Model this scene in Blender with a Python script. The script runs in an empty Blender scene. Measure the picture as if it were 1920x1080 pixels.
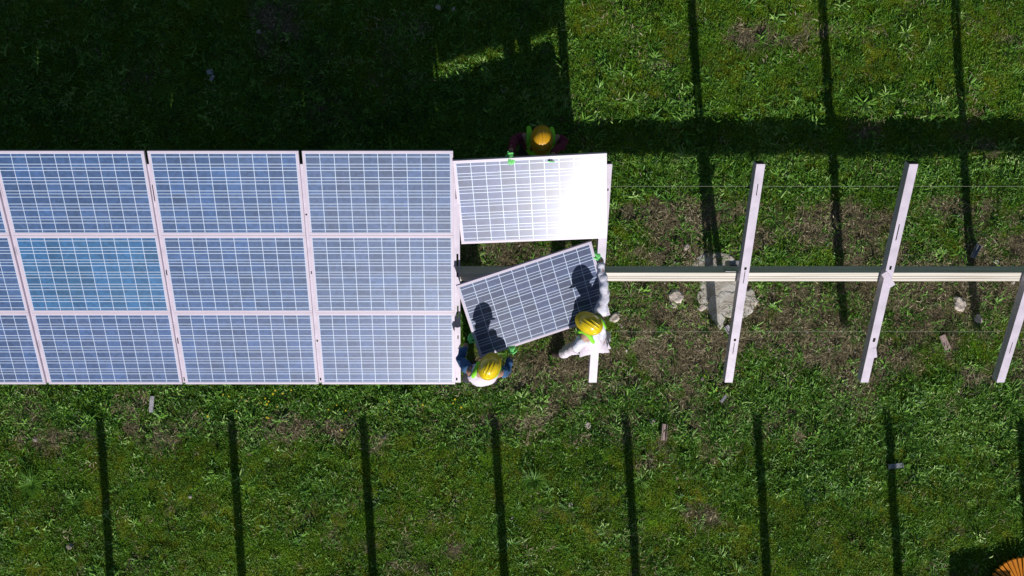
import bpy, bmesh, math, random
import numpy as np
from mathutils import Vector, Matrix, Euler

# ------------------------------------------------------------------ camera, light, exposure
SC = bpy.context.scene
COL = SC.collection
H = 11.63                        # drone height above the ground
F_PX, CX_PX = 1683.0, 884.0      # focal length in 1920-px pixels, nadir column
cam_d = bpy.data.cameras.new('camera')
cam = bpy.data.objects.new('camera', cam_d)
COL.objects.link(cam)
cam.location = (0, 0, H)
cam.rotation_euler = (0, 0, 0)
cam_d.sensor_width = 36
cam_d.lens = F_PX / 1920 * 36
cam_d.shift_x = (960 - CX_PX) / 1920
cam_d.clip_start = .1
cam_d.clip_end = 2000
SC.camera = cam

SUN = Vector((.28, -2.17, 1)).normalized()     # towards the sun
w = bpy.data.worlds.new('World'); SC.world = w
w.use_nodes = True
nt = w.node_tree
for n in list(nt.nodes): nt.nodes.remove(n)
sky = nt.nodes.new('ShaderNodeTexSky'); sky.sky_type = 'NISHITA'; sky.sun_disc = False
sky.sun_elevation = math.asin(SUN.z)
sky.sun_rotation = math.atan2(SUN.x, SUN.y)
sky.air_density = 1.0; sky.dust_density = .6; sky.ozone_density = 1.5
bg = nt.nodes.new('ShaderNodeBackground'); bg.inputs[1].default_value = .05
wo = nt.nodes.new('ShaderNodeOutputWorld')
nt.links.new(sky.outputs[0], bg.inputs[0]); nt.links.new(bg.outputs[0], wo.inputs[0])
sd = bpy.data.lights.new('sun', 'SUN'); sd.energy = 5.0; sd.angle = math.radians(.6); sd.color = (1, .95, .93)
so = bpy.data.objects.new('sun', sd); COL.objects.link(so)
so.rotation_euler = SUN.to_track_quat('Z', 'Y').to_euler()
vs = SC.view_settings
SC.display_settings.display_device = 'sRGB'
vs.view_transform = 'Standard'; vs.look = 'None'; vs.exposure = -.17; vs.gamma = 1; vs.use_curve_mapping = False

random.seed(7)
RNG = np.random.default_rng(11)

# ------------------------------------------------------------------ helpers
def tag(o, label=None, cat=None, group=None, kind=None):
    if label: o['label'] = label
    if cat: o['category'] = cat
    if group: o['group'] = group
    if kind: o['kind'] = kind
    return o

def link(o, parent=None):
    COL.objects.link(o)
    if parent is not None: o.parent = parent
    return o

def empty(name, loc=(0, 0, 0), rot=(0, 0, 0)):
    o = bpy.data.objects.new(name, None); COL.objects.link(o)
    o.empty_display_size = .1
    o.location = loc; o.rotation_euler = rot
    return o

def mesh_obj(name, verts, faces, mats, parent=None, mi=None, smooth=False):
    me = bpy.data.meshes.new(name)
    me.from_pydata([tuple(v) for v in verts], [], faces)
    for m in (mats if isinstance(mats, (list, tuple)) else [mats]): me.materials.append(m)
    if mi is not None: me.polygons.foreach_set('material_index', mi)
    if smooth: me.polygons.foreach_set('use_smooth', [True] * len(faces))
    me.update()
    return link(bpy.data.objects.new(name, me), parent)

class MB:
    def __init__(s): s.v = []; s.f = []; s.m = []
    def box(s, x0, x1, y0, y1, z0, z1, m=0, T=None):
        b = len(s.v)
        p = [(x, y, z) for z in (z0, z1) for y in (y0, y1) for x in (x0, x1)]
        if T is not None: p = [tuple(T @ Vector(q)) for q in p]
        s.v += p
        for q in ((0, 2, 3, 1), (4, 5, 7, 6), (0, 1, 5, 4), (2, 6, 7, 3), (0, 4, 6, 2), (1, 3, 7, 5)):
            s.f.append(tuple(b + i for i in q)); s.m.append(m)
        return s
    def tube(s, pts, r, n=8, m=0, cap=True):
        pts = [Vector(p) for p in pts]; b = len(s.v)
        rr = r if isinstance(r, (list, tuple)) else [r] * len(pts)
        for i, p in enumerate(pts):
            d = (pts[min(i + 1, len(pts) - 1)] - pts[max(i - 1, 0)]).normalized()
            a = d.orthogonal().normalized() if i == 0 else (a - d * a.dot(d)).normalized()
            c = d.cross(a)
            for k in range(n):
                t = 2 * math.pi * k / n
                s.v.append(tuple(p + (a * math.cos(t) + c * math.sin(t)) * rr[i]))
        for i in range(len(pts) - 1):
            for k in range(n):
                s.f.append((b + i * n + k, b + i * n + (k + 1) % n, b + (i + 1) * n + (k + 1) % n, b + (i + 1) * n + k)); s.m.append(m)
        if cap:
            s.f.append(tuple(b + k for k in reversed(range(n)))); s.m.append(m)
            e = b + (len(pts) - 1) * n
            s.f.append(tuple(e + k for k in range(n))); s.m.append(m)
        return s
    def build(s, name, mats, parent=None, smooth=False, bevel=0):
        o = mesh_obj(name, s.v, s.f, mats, parent, s.m, smooth)
        if bevel:
            bv = o.modifiers.new('bevel', 'BEVEL'); bv.width = bevel; bv.segments = 1; bv.limit_method = 'ANGLE'
        return o

def ground_px(px, py, z=0):
    k = F_PX / (H - z)
    return Vector(((px - CX_PX) / k, (540 - py) / k, z))

def lattice_noise(seed):
    r = np.random.default_rng(seed); g = r.random((256, 256))
    def f(x, y):
        xi = np.floor(x).astype(int); yi = np.floor(y).astype(int)
        fx = x - xi; fy = y - yi
        fx = fx * fx * (3 - 2 * fx); fy = fy * fy * (3 - 2 * fy)
        a = g[xi % 256, yi % 256]; b = g[(xi + 1) % 256, yi % 256]; c = g[xi % 256, (yi + 1) % 256]; d = g[(xi + 1) % 256, (yi + 1) % 256]
        return (a * (1 - fx) + b * fx) * (1 - fy) + (c * (1 - fx) + d * fx) * fy
    return f
_N = [lattice_noise(100 + i) for i in range(8)]
def fbm(x, y, scale, k=0, octs=4):
    x = np.asarray(x, float) * scale + 37.3 * k + 1000; y = np.asarray(y, float) * scale + 11.7 * k + 1000
    t = 0; a = .5; s = 0
    for o in range(octs):
        t = t + a * _N[(k + o) % 8](x * 2 ** o, y * 2 ** o); s += a; a *= .5
    return t / s
def sstep(a, b, x):
    t = np.clip((x - a) / (b - a), 0, 1); return t * t * (3 - 2 * t)
def band(x, a, b, c, d):
    return sstep(a, b, x) * (1 - sstep(c, d, x))

FOOT = ground_px(1347, 545)
PATCHES = [  # bare or dug soil patches: px, py, radius px x, y, strength
    (1395, 70, 55, 22, .8), (1480, 75, 40, 15, .6), (1900, 75, 40, 14, .8), (1330, 975, 42, 26, 1.0), (1560, 980, 45, 16, .7), (600, 975, 60, 30, .5),
    (985, 955, 45, 25, .5), (1540, 640, 120, 45, .8), (1320, 640, 90, 50, .9), (1030, 690, 90, 40, .9), (520, 50, 90, 50, .6), (560, 800, 90, 22, .8), (330, 815, 60, 25, .4),
    (960, 790, 80, 20, .6), (1230, 400, 80, 28, .8), (1800, 380, 100, 25, .7), (1590, 420, 60, 25, .6), (1500, 560, 80, 30, .7), (1760, 560, 100, 28, .7), (1000, 480, 90, 20, .6), (140, 815, 60, 22, .5)]
def soil_field(x, y):
    px = CX_PX + x * F_PX / H; py = 540 - y * F_PX / H
    n = fbm(x, y, 1.3, 1); n2 = fbm(x, y, 4.5, 3)
    base = .62 * band(py, 350, 400, 690, 760) * band(px, 700, 900, 5000, 6000) + .30 * band(py, 690, 730, 800, 880) + .1
    for (a, b, rx, ry, s) in PATCHES:
        base = base + s * np.exp(-(((px - a) / rx) ** 2 + ((py - b) / ry) ** 2) * 1.1)
    n4 = fbm(x, y, 11, 4, 3)
    return sstep(.55, .95, base * .78 + (n - .5) * 1.0 + (n2 - .5) * 1.0 + (n4 - .5) * .7 + .2)
def lush_field(x, y):
    px = CX_PX + x * F_PX / H; py = 540 - y * F_PX / H
    n = fbm(x, y, 1.7, 5); n2 = fbm(x, y, 5, 2)
    b = .75 * band(py, 265, 290, 350, 400) + .45 * band(py, 385, 430, 600, 660) + .9 * band(py, 680, 720, 790, 850) + .35 * band(py, 160, 190, 225, 265)
    b = b + .5 * band(px, 1100, 1400, 3000, 3100) * band(py, 760, 800, 900, 950) + .13
    b = b + .35 * (px < 1070) * (py < 290)
    return np.clip(b * .95 + .12 + (n - .5) * 1.1 + (n2 - .5) * 1.0, 0, 1)
def gz(x, y):
    x = np.asarray(x, float); y = np.asarray(y, float)
    r = np.maximum(np.abs(x) / 12, np.abs(y) / 8); fade = 1 - sstep(.9, 1.3, r)
    d = np.exp(-(((x - FOOT.x) / .5) ** 2 + ((y - FOOT.y) / .45) ** 2))
    return ((fbm(x, y, .8, 4) - .5) * .07 + (fbm(x, y, 5, 6) - .5) * .05 + (fbm(x, y, 13, 2, 2) - .5) * .03) * fade * (1 - .55 * d)
def gzf(x, y): return float(gz(x, y))

# ------------------------------------------------------------------ materials
def mat(name, color, rough=.5, metal=0, spec=.5, coat=0, coat_rough=.1, bump=0, bscale=40, var=0, vscale=6, color2=None):
    m = bpy.data.materials.new(name); m.use_nodes = True
    t = m.node_tree; b = t.nodes['Principled BSDF']
    b.inputs['Base Color'].default_value = (*color, 1); b.inputs['Roughness'].default_value = rough
    b.inputs['Metallic'].default_value = metal; b.inputs['Specular IOR Level'].default_value = spec
    b.inputs['Coat Weight'].default_value = coat; b.inputs['Coat Roughness'].default_value = coat_rough
    tc = t.nodes.new('ShaderNodeTexCoord')
    if var or color2:
        no = t.nodes.new('ShaderNodeTexNoise'); no.inputs['Scale'].default_value = vscale; no.inputs['Detail'].default_value = 6
        t.links.new(tc.outputs['Object'], no.inputs['Vector'])
        cr = t.nodes.new('ShaderNodeValToRGB')
        c2 = color2 or tuple(max(0, c * (1 - var)) for c in color)
        cr.color_ramp.elements[0].color = (*c2, 1); cr.color_ramp.elements[1].color = (*color, 1)
        cr.color_ramp.elements[0].position = .35; cr.color_ramp.elements[1].position = .6
        t.links.new(no.outputs['Fac'], cr.inputs[0]); t.links.new(cr.outputs[0], b.inputs['Base Color'])
    if bump:
        no = t.nodes.new('ShaderNodeTexNoise'); no.inputs['Scale'].default_value = bscale; no.inputs['Detail'].default_value = 8
        t.links.new(tc.outputs['Object'], no.inputs['Vector'])
        bp = t.nodes.new('ShaderNodeBump'); bp.inputs['Strength'].default_value = bump; bp.inputs['Distance'].default_value = .01
        t.links.new(no.outputs['Fac'], bp.inputs['Height']); t.links.new(bp.outputs[0], b.inputs['Normal'])
    return m

M = {}
M['white_metal'] = mat('white_metal', (.63, .57, .67), .42, 0, .4, bump=.08, bscale=25, var=.16, vscale=7)
M['frame_metal'] = mat('frame_metal', (.62, .555, .655), .42, 0, .5, var=.06, vscale=5)
M['galv'] = mat('galvanised', (.55, .55, .56), .5, .4, .5, bump=.1, bscale=30, var=.25, vscale=20)
M['dark'] = mat('dark_gap', (.02, .02, .02), .8)
M['backsheet'] = mat('backsheet', (.60, .72, .90), .5, coat=1, coat_rough=.222)
M['busbar'] = mat('busbar', (.58, .70, .88), .45, coat=1, coat_rough=.222)
M['under'] = mat('panel_back', (.45, .45, .45), .6)

def cell_mat():
    m = bpy.data.materials.new('cell'); m.use_nodes = True; t = m.node_tree; b = t.nodes['Principled BSDF']
    oi = t.nodes.new('ShaderNodeObjectInfo'); tc = t.nodes.new('ShaderNodeTexCoord')
    vo = t.nodes.new('ShaderNodeTexVoronoi'); vo.inputs['Scale'].default_value = 28
    ad = t.nodes.new('ShaderNodeVectorMath'); ad.operation = 'ADD'
    cmb = t.nodes.new('ShaderNodeCombineXYZ')
    ml = t.nodes.new('ShaderNodeMath'); ml.operation = 'MULTIPLY'; ml.inputs[1].default_value = 50
    t.links.new(oi.outputs['Random'], ml.inputs[0]); t.links.new(ml.outputs[0], cmb.inputs[0])
    t.links.new(tc.outputs['Object'], ad.inputs[0]); t.links.new(cmb.outputs[0], ad.inputs[1]); t.links.new(ad.outputs[0], vo.inputs['Vector'])
    hs = t.nodes.new('ShaderNodeHueSaturation')
    mr = t.nodes.new('ShaderNodeMapRange'); mr.inputs[3].default_value = .82; mr.inputs[4].default_value = 1.2
    sp = t.nodes.new('ShaderNodeSeparateColor'); t.links.new(vo.outputs['Color'], sp.inputs[0])
    t.links.new(sp.outputs[0], mr.inputs[0]); t.links.new(mr.outputs[0], hs.inputs['Value'])
    t.links.new(oi.outputs['Color'], hs.inputs['Color']); t.links.new(hs.outputs[0], b.inputs['Base Color'])
    b.inputs['Roughness'].default_value = .5; b.inputs['Coat Weight'].default_value = 1; b.inputs['Coat Roughness'].default_value = .222
    return m
M['cell'] = cell_mat()

def beam_mat():
    m = mat('beam_timber', (.8, .75, .64), .6)
    t = m.node_tree; b = t.nodes['Principled BSDF']; tc = t.nodes.new('ShaderNodeTexCoord')
    mp = t.nodes.new('ShaderNodeMapping'); mp.inputs['Scale'].default_value = (.35, 26, 26)
    t.links.new(tc.outputs['Object'], mp.inputs[0])
    no = t.nodes.new('ShaderNodeTexNoise'); no.inputs['Scale'].default_value = 2.2; no.inputs['Detail'].default_value = 6
    t.links.new(mp.outputs[0], no.inputs['Vector'])
    cr = t.nodes.new('ShaderNodeValToRGB'); e = cr.color_ramp.elements
    e[0].position = .35; e[0].color = (.56, .51, .42, 1); e[1].position = .6; e[1].color = (.80, .76, .67, 1)
    t.links.new(no.outputs['Fac'], cr.inputs[0]); t.links.new(cr.outputs[0], b.inputs['Base Color'])
    bp = t.nodes.new('ShaderNodeBump'); bp.inputs['Strength'].default_value = .2; bp.inputs['Distance'].default_value = .01
    t.links.new(no.outputs['Fac'], bp.inputs['Height']); t.links.new(bp.outputs[0], b.inputs['Normal'])
    return m
M['beam'] = beam_mat()
M['concrete'] = mat('concrete', (.66, .63, .56), .9, bump=.8, bscale=14, color2=(.40, .36, .29), vscale=6)
M['stone'] = mat('stone', (.74, .66, .58), .9, bump=.5, bscale=25, color2=(.50, .43, .36), vscale=9)
M['wire'] = mat('wire', (.32, .36, .26), .6)
M['orange'] = mat('orange_plastic', (.85, .30, .02), .45, var=.12, vscale=12)
M['helmet'] = mat('helmet_yellow', (.88, .66, .015), .32, coat=.3, coat_rough=.2, var=.18, vscale=22)
M['helmet_shade'] = mat('helmet_shaded_amber', (.68, .36, .01), .35, coat=.3, coat_rough=.2, var=.05)  # helmet partly in shade: the shade is put into its amber colour
M['skin'] = mat('skin', (.42, .24, .17), .55)
M['hivis'] = mat('hi_vis', (.26, .80, .03), .7, bump=.2, bscale=30)
M['hivis_y'] = mat('hi_vis_yellow', (.50, .75, .05), .7)
M['white_and_blown_cloth'] = mat('white_and_blown_cloth', (.72, .66, .74), .85, bump=.5, bscale=14)  # white trousers, and hi-vis vests whose sun overexposure is painted as white
M['lilac_cloth'] = mat('lilac_cloth', (.88, .86, .95), .85, bump=1, bscale=16, color2=(.72, .74, .88), vscale=12)
M['maroon'] = mat('maroon_cloth', (.16, .014, .05), .85, bump=.5, bscale=14)
M['denim'] = mat('denim', (.05, .15, .33), .8, bump=.5, bscale=14, color2=(.03, .09, .2), vscale=10)
M['dark_cloth'] = mat('dark_cloth', (.03, .03, .04), .85)
M['glove'] = mat('green_glove', (.22, .80, .22), .6)
M['boot'] = mat('boot_leather', (.05, .035, .025), .6)
M['eye'] = mat('eye', (.6, .6, .6), .3)

def ground_mat():
    m = bpy.data.materials.new('meadow_ground'); m.use_nodes = True; t = m.node_tree; b = t.nodes['Principled BSDF']
    at = t.nodes.new('ShaderNodeAttribute'); at.attribute_name = 'soil'
    tc = t.nodes.new('ShaderNodeTexCoord')
    def noise(sc, det=8, rough=.6):
        n = t.nodes.new('ShaderNodeTexNoise'); n.inputs['Scale'].default_value = sc; n.inputs['Detail'].default_value = det; n.inputs['Roughness'].default_value = rough
        t.links.new(tc.outputs['Object'], n.inputs['Vector']); return n
    def ramp(src, stops):
        c = t.nodes.new('ShaderNodeValToRGB'); e = c.color_ramp.elements
        while len(e) < len(stops): e.new(.5)
        for i, (p, col) in enumerate(stops): e[i].position = p; e[i].color = (*col, 1)
        t.links.new(src, c.inputs[0]); return c
    n1 = noise(55); n2 = noise(2.2, 5)
    mossA = ramp(n1.outputs['Fac'], [(.36, (.006, .016, .002)), (.5, (.055, .145, .004)), (.64, (.17, .31, .012))])
    mossB = ramp(n1.outputs['Fac'], [(.36, (.016, .020, .002)), (.5, (.10, .14, .004)), (.64, (.24, .27, .02))])
    mx = t.nodes.new('ShaderNodeMix'); mx.data_type = 'RGBA'
    r2 = ramp(n2.outputs['Fac'], [(.44, (0, 0, 0)), (.56, (1, 1, 1))])
    t.links.new(r2.outputs[0], mx.inputs[0]); t.links.new(mossA.outputs[0], mx.inputs[6]); t.links.new(mossB.outputs[0], mx.inputs[7])
    n5 = noise(.9, 4)
    r5 = ramp(n5.outputs['Fac'], [(.38, (.62, .70, .55)), (.60, (1.15, 1.12, 1.0))])
    mm = t.nodes.new('ShaderNodeMix'); mm.data_type = 'RGBA'; mm.blend_type = 'MULTIPLY'; mm.inputs[0].default_value = 1
    t.links.new(mx.outputs[2], mm.inputs[6]); t.links.new(r5.outputs[0], mm.inputs[7]); mx = mm
    n3 = noise(70, 9, .7)
    soil = ramp(n3.outputs['Fac'], [(.36, (.024, .019, .009)), (.5, (.15, .125, .07)), (.60, (.30, .25, .16)), (.72, (.50, .45, .34))])
    m2 = t.nodes.new('ShaderNodeMix'); m2.data_type = 'RGBA'
    t.links.new(at.outputs['Fac'], m2.inputs[0]); t.links.new(mx.outputs[2], m2.inputs[6]); t.links.new(soil.outputs[0], m2.inputs[7])
    t.links.new(m2.outputs[2], b.inputs['Base Color'])
    b.inputs['Roughness'].default_value = .95; b.inputs['Specular IOR Level'].default_value = .15
    bp = t.nodes.new('ShaderNodeBump'); bp.inputs['Strength'].default_value = .9; bp.inputs['Distance'].default_value = .02
    t.links.new(n1.outputs['Fac'], bp.inputs['Height']); t.links.new(bp.outputs[0], b.inputs['Normal'])
    return m

def leaf_mat(name, stops, rough=.45):
    m = bpy.data.materials.new(name); m.use_nodes = True; t = m.node_tree; b = t.nodes['Principled BSDF']
    a = t.nodes.new('ShaderNodeAttribute'); a.attribute_type = 'INSTANCER'; a.attribute_name = 'tint'
    g = t.nodes.new('ShaderNodeAttribute'); g.attribute_name = 'leafvar'
    ad = t.nodes.new('ShaderNodeMath'); ad.operation = 'ADD'
    t.links.new(a.outputs['Fac'], ad.inputs[0]); t.links.new(g.outputs['Fac'], ad.inputs[1])
    c = t.nodes.new('ShaderNodeValToRGB'); e = c.color_ramp.elements
    while len(e) < len(stops): e.new(.5)
    for i, (p, col) in enumerate(stops): e[i].position = p; e[i].color = (*col, 1)
    t.links.new(ad.outputs[0], c.inputs[0]); t.links.new(c.outputs[0], b.inputs['Base Color'])
    b.inputs['Roughness'].default_value = rough; b.inputs['Specular IOR Level'].default_value = .28
    return m
M['grass'] = leaf_mat('grass_blade', [(0, (.026, .07, .003)), (.4, (.085, .22, .006)), (.7, (.17, .34, .012)), (1, (.30, .36, .05))], .6)
M['weed'] = leaf_mat('weed_leaf', [(0, (.02, .07, .010)), (.4, (.078, .22, .018)), (.7, (.17, .37, .042)), (1, (.38, .52, .17))], .5)
M['litter'] = leaf_mat('dry_litter', [(0, (.03, .024, .012)), (.4, (.16, .13, .065)), (.7, (.34, .29, .16)), (1, (.58, .52, .35))], .8)
M['pebble'] = leaf_mat('pebble', [(0, (.16, .13, .10)), (.6, (.32, .28, .24)), (1, (.52, .48, .42))], .9)
M['flower'] = mat('yellow_petal', (.75, .6, .02), .6)

# ------------------------------------------------------------------ ground
def build_ground():
    ax = [-600, -200, -80, -35, -18, -11.5] + list(np.arange(-9, 9.5001, .045)) + [11.5, 18, 35, 80, 200, 600]
    ay = [-600, -200, -80, -35, -18, -8] + list(np.arange(-5.4, 5.4001, .045)) + [8, 18, 35, 80, 200, 600]
    X, Y = np.meshgrid(ax, ay)
    Z = gz(X, Y); nx, ny = len(ax), len(ay)
    v = np.stack([X, Y, Z], -1).reshape(-1, 3)
    i = np.arange(nx * ny).reshape(ny, nx)
    f = np.stack([i[:-1, :-1], i[:-1, 1:], i[1:, 1:], i[1:, :-1]], -1).reshape(-1, 4)
    me = bpy.data.meshes.new('ground')
    me.vertices.add(len(v)); me.vertices.foreach_set('co', v.ravel())
    me.loops.add(f.size); me.loops.foreach_set('vertex_index', f.ravel())
    me.polygons.add(len(f)); me.polygons.foreach_set('loop_start', np.arange(0, f.size, 4)); me.polygons.foreach_set('loop_total', np.full(len(f), 4))
    me.polygons.foreach_set('use_smooth', np.ones(len(f), bool))
    a = me.attributes.new('soil', 'FLOAT', 'POINT'); a.data.foreach_set('value', soil_field(v[:, 0], v[:, 1]).astype(np.float32))
    me.materials.append(ground_mat()); me.update(); me.validate()
    return tag(link(bpy.data.objects.new('ground', me)), 'rough meadow ground of moss, grass and bare brown soil', kind='structure')
build_ground()

# ------------------------------------------------------------------ array geometry (slope frame)
TH = 0.4562
cT, sT = math.cos(TH), math.sin(TH)
Y_TOP, Z_TOP, X0, S = 1.506, 1.769, 1.516, 1.70
def slope_matrix(x, d, off=0., dy=0.):
    """local x = east, y = up the slope, z = normal; origin at distance d down the slope from the top edge, off along the normal"""
    o = Vector((x, Y_TOP + dy - d * cT - off * sT, Z_TOP - d * sT + off * cT))
    return Matrix.Translation(o) @ Matrix.Rotation(TH, 4, 'X')

# rafters: hollow C channels with real slots in the top flange
def rafter_mesh(L, wd, dp, slots):
    """local: x across, y from 0 (upper end) to -L, z 0 top"""
    mb = MB(); t = .005
    ys = sorted({0, -L} | {a for s in slots for a in (s[0] + s[2] / 2, s[0] - s[2] / 2)}, reverse=True)
    for a, b in zip(ys[:-1], ys[1:]):
        mid = (a + b) / 2; hit = [s for s in slots if abs(mid - s[0]) < s[2] / 2]
        if hit:
            s = hit[0]
            mb.box(-wd / 2, s[1] - s[3] / 2, b, a, -t, 0); mb.box(s[1] + s[3] / 2, wd / 2, b, a, -t, 0)
        else: mb.box(-wd / 2, wd / 2, b, a, -t, 0)
    mb.box(-wd / 2, -wd / 2 + t, -L, 0, -dp, -t); mb.box(wd / 2 - t, wd / 2, -L, 0, -dp, -t)
    mb.box(-wd / 2 + t, -wd / 2 + .02, -L, 0, -dp, -dp + t); mb.box(wd / 2 - .02, wd / 2 - t, -L, 0, -dp, -dp + t)
    return mb
RD0, RL, RW, RDP = .165, 2.85, .098, .115
def make_rafter(x, slots, dy=0.):
    root = empty('rafter'); root.matrix_world = slope_matrix(x, RD0, -.042, dy)
    rafter_mesh(RL, RW, RDP, slots).build('channel', M['white_metal'], root)
    cap = MB().box(-RW / 2 + .006, RW / 2 - .006, -RL - .004, -RL + .004, -RDP + .008, -.008).build('end_cap', M['dark'], root)
    cap2 = MB().box(-RW / 2 + .006, RW / 2 - .006, -.004, .004, -RDP + .008, -.008).build('end_cap', M['dark'], root)
    return root
raf_spec = [
    (-4, 'white metal rafter between the cut-off leftmost panel column and the first full column', [(-.30, 0, .15, .012), (-1.05, 0, .10, .014), (-2.3, 0, .10, .014)]),
    (-3, 'white metal rafter between the first and second full panel columns from the left', [(-.34, 0, .20, .012), (-1.33, 0, .07, .018), (-2.25, 0, .085, .018), (-2.80, 0, .06, .018)]),
    (-2, 'white metal rafter between the second and third full panel columns from the left', [(-.60, 0, .02, .02), (-1.33, 0, .04, .012), (-2.25, 0, .03, .018), (-2.80, 0, .04, .018)]),
    (-1, 'white metal rafter along the open right edge of the mounted panels', [(-.34, .01, .14, .012), (-1.24, .02, .30, .024), (-1.85, .02, .16, .018), (-2.2, .02, .05, .014), (-2.80, 0, .04, .02)]),
    (0, 'white metal rafter passing under the right-hand worker and the end of the tilted panel', [(-.30, .02, .03, .014), (-1.18, 0, .05, .022)]),
    (1, 'bare white metal rafter above the cracked concrete footing', [(-.30, 0, .14, .009), (-1.28, .0, .035, .028), (-1.39, 0, .16, .008), (-2.24, 0, .035, .028), (-2.36, 0, .16, .008)]),
    (2, 'bare white metal rafter with a skewed splice plate where it crosses the beam', [(-.82, -.01, .20, .012), (-1.27, .0, .05, .026), (-2.24, 0, .055, .030)]),
    (3, 'bare white metal rafter cut off by the right edge of the photo', [(-.8, 0, .2, .01), (-1.3, 0, .05, .02), (-2.35, 0, .16, .008)]),
]
RAFT = {}
for i, lab, sl in raf_spec:
    RAFT[i] = tag(make_rafter(X0 + S * i, sl), lab, 'rafter', 'rafters of the panel row')
r2 = RAFT[2]
MB().box(-.035, .035, -.11, .11, .001, .007, T=Matrix.Translation((.004, -1.42, .0)) @ Matrix.Rotation(math.radians(38), 4, 'Z')).build('splice_plate', M['white_metal'], r2)
MB().box(-.016, .016, -.06, .06, .001, .006, T=Matrix.Translation((.045, -1.45, .0)) @ Matrix.Rotation(math.radians(32), 4, 'Z')).build('splice_plate', M['white_metal'], r2)
MB().box(-.02, .02, -.07, .07, -.004, .004, T=Matrix.Translation((.045, -2.42, .0)) @ Matrix.Rotation(math.radians(16), 4, 'Z')).build('clip', M['white_metal'], r2)

BW, BD, BDIST = .112, .188, 1.552
def make_beam(x0, x1, dy, lab):
    root = empty('beam'); root.matrix_world = slope_matrix(0, BDIST, -.157, dy)
    mb = MB()
    # grooved top board: three strips with shallow grooves
    g = .006
    mb.box(x0, x1, -BW, 0, -BD, -.004)
    for a, b in ((-BW, -.080), (-.075, -.050), (-.045, 0)): mb.box(x0, x1, a, b, -.004, 0)
    mb.build('timber', M['beam'], root, bevel=.002)
    x = x0 + .4
    hb = MB()
    while x < x1:
        hb.tube([(x, -.066, 0), (x, -.066, .005)], .009, 6); x += 1.7
    hb.build('bolt', M['galv'], root)
    return tag(root, lab, 'beam')
make_beam(-7.4, 9.2, 0, 'long cream beam carrying the rafters across the whole row')
make_beam(-7.4, 9.2, -6.55, 'cream beam of the next row beyond the bottom of the photo')

def make_post(x, dy, lab):
    M_ = slope_matrix(x, BDIST, -.157 - BD, dy); top = M_ @ Vector((0, -BW / 2, 0))
    root = empty('post', (top.x, top.y, 0))
    z1 = top.z
    mb = MB(); mb.box(-.035, .035, -.006, .0, -.3, z1 + .02); mb.box(-.035, .035, .064, .07, -.3, z1 + .02); mb.box(-.0035, .0035, 0, .064, -.3, z1 + .02)
    mb.build('column', M['galv'], root, bevel=.001)
    MB().box(-.10, .10, -.055, .12, z1 - .15, z1 - .142).box(-.1, -.094, -.055, .12, z1 - .142, z1 + .03).build('bracket', M['galv'], root)
    return tag(root, lab, 'post', 'steel posts of the frame')
make_post(X0 + S, 0, 'grey steel post standing in the cracked concrete footing')
make_post(X0 - 3 * S - .0, 0, 'grey steel post hidden beneath the mounted panels')
for k, nm in ((-3, 'left'), (1, 'middle'), (4, 'right')): make_post(.74 + 1.7 * k, -6.55, '%s grey steel post of the next row south of the photo' % nm)
# saddle bracket seen beside rafter 1
o = MB().box(-.07, .07, .002, .010, -.12, -.01).build('beam_bracket', M['galv'])
o.matrix_world = slope_matrix(X0 + S - .12, BDIST, -.157, 0)
tag(o, 'small grey steel bracket on the beam left of the rafter over the footing', 'bracket')

# next row to the south (outside the frame, throws the striped shadows)
for n in range(-4, 5):
    tag(make_rafter(.74 + 1.7 * n, [], -6.55), '%s bare rafter of the next row beyond the photo' % ['leftmost', 'second', 'third', 'fourth', 'middle', 'fourth from right', 'third from right', 'second from right', 'rightmost'][n + 4], 'rafter', 'rafters of the next row')

# two string lines stretched below the rafters
for off, d, lab in ((-.17, .47, 'thin pale line stretched across the rafters above the beam'), (-.17, 2.36, 'thin pale line stretched across the rafters below the beam')):
    a = slope_matrix(1.3, d, off) @ Vector((0, 0, 0)); b = slope_matrix(8.6, d, off) @ Vector((0, 0, 0))
    pts = [a.lerp(b, k / 20) + Vector((0, 0, -.01 * math.sin(math.pi * k / 20))) for k in range(21)]
    tag(MB().tube(pts, .0017, 5).build('string_line', M['wire'], smooth=True), lab, 'line')

# ------------------------------------------------------------------ solar panels
PW, PH_, FR = 1.662, 1.004, .030
def shared_panel_meshes():
    fm = MB(); t = .036
    x, y = PW / 2, PH_ / 2
    fm.box(-x, x, y - FR, y, -t, 0); fm.box(-x, x, -y, -y + FR, -t, 0)
    fm.box(-x, -x + FR, -y + FR, y - FR, -t, 0); fm.box(x - FR, x, -y + FR, y - FR, -t, 0)
    a = fm.build('frame', M['frame_metal'], bevel=.0015)
    b = MB().box(-x + FR, x - FR, -y + FR, y - FR, -.008, -.003).build('backsheet', M['backsheet'])
    cw, ch = (PW - 2 * FR - .004) / 10, (PH_ - 2 * FR - .004) / 6
    g = .0036
    cm = MB()
    hx, hy = cw / 2 - g, ch / 2 - g
    cm.box(-hx, hx, -hy, hy, -.003, -.0016)
    for q in (-.265, .265):
        cm.box(-hx, hx, q * ch - .0035, q * ch + .0035, -.0016, -.0009, m=1)
    c = cm.build('cell', [M['cell'], M['busbar']])
    jb = MB().box(-.06, .06, y - .16, y - .06, -.026, -.0085).build('junction_box', M['dark'])
    for o in (a, b, c, jb): COL.objects.unlink(o)
    return a, b, c, jb, cw, ch
P_FR, P_BS, P_CE, P_JB, CW, CH = shared_panel_meshes()
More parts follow.
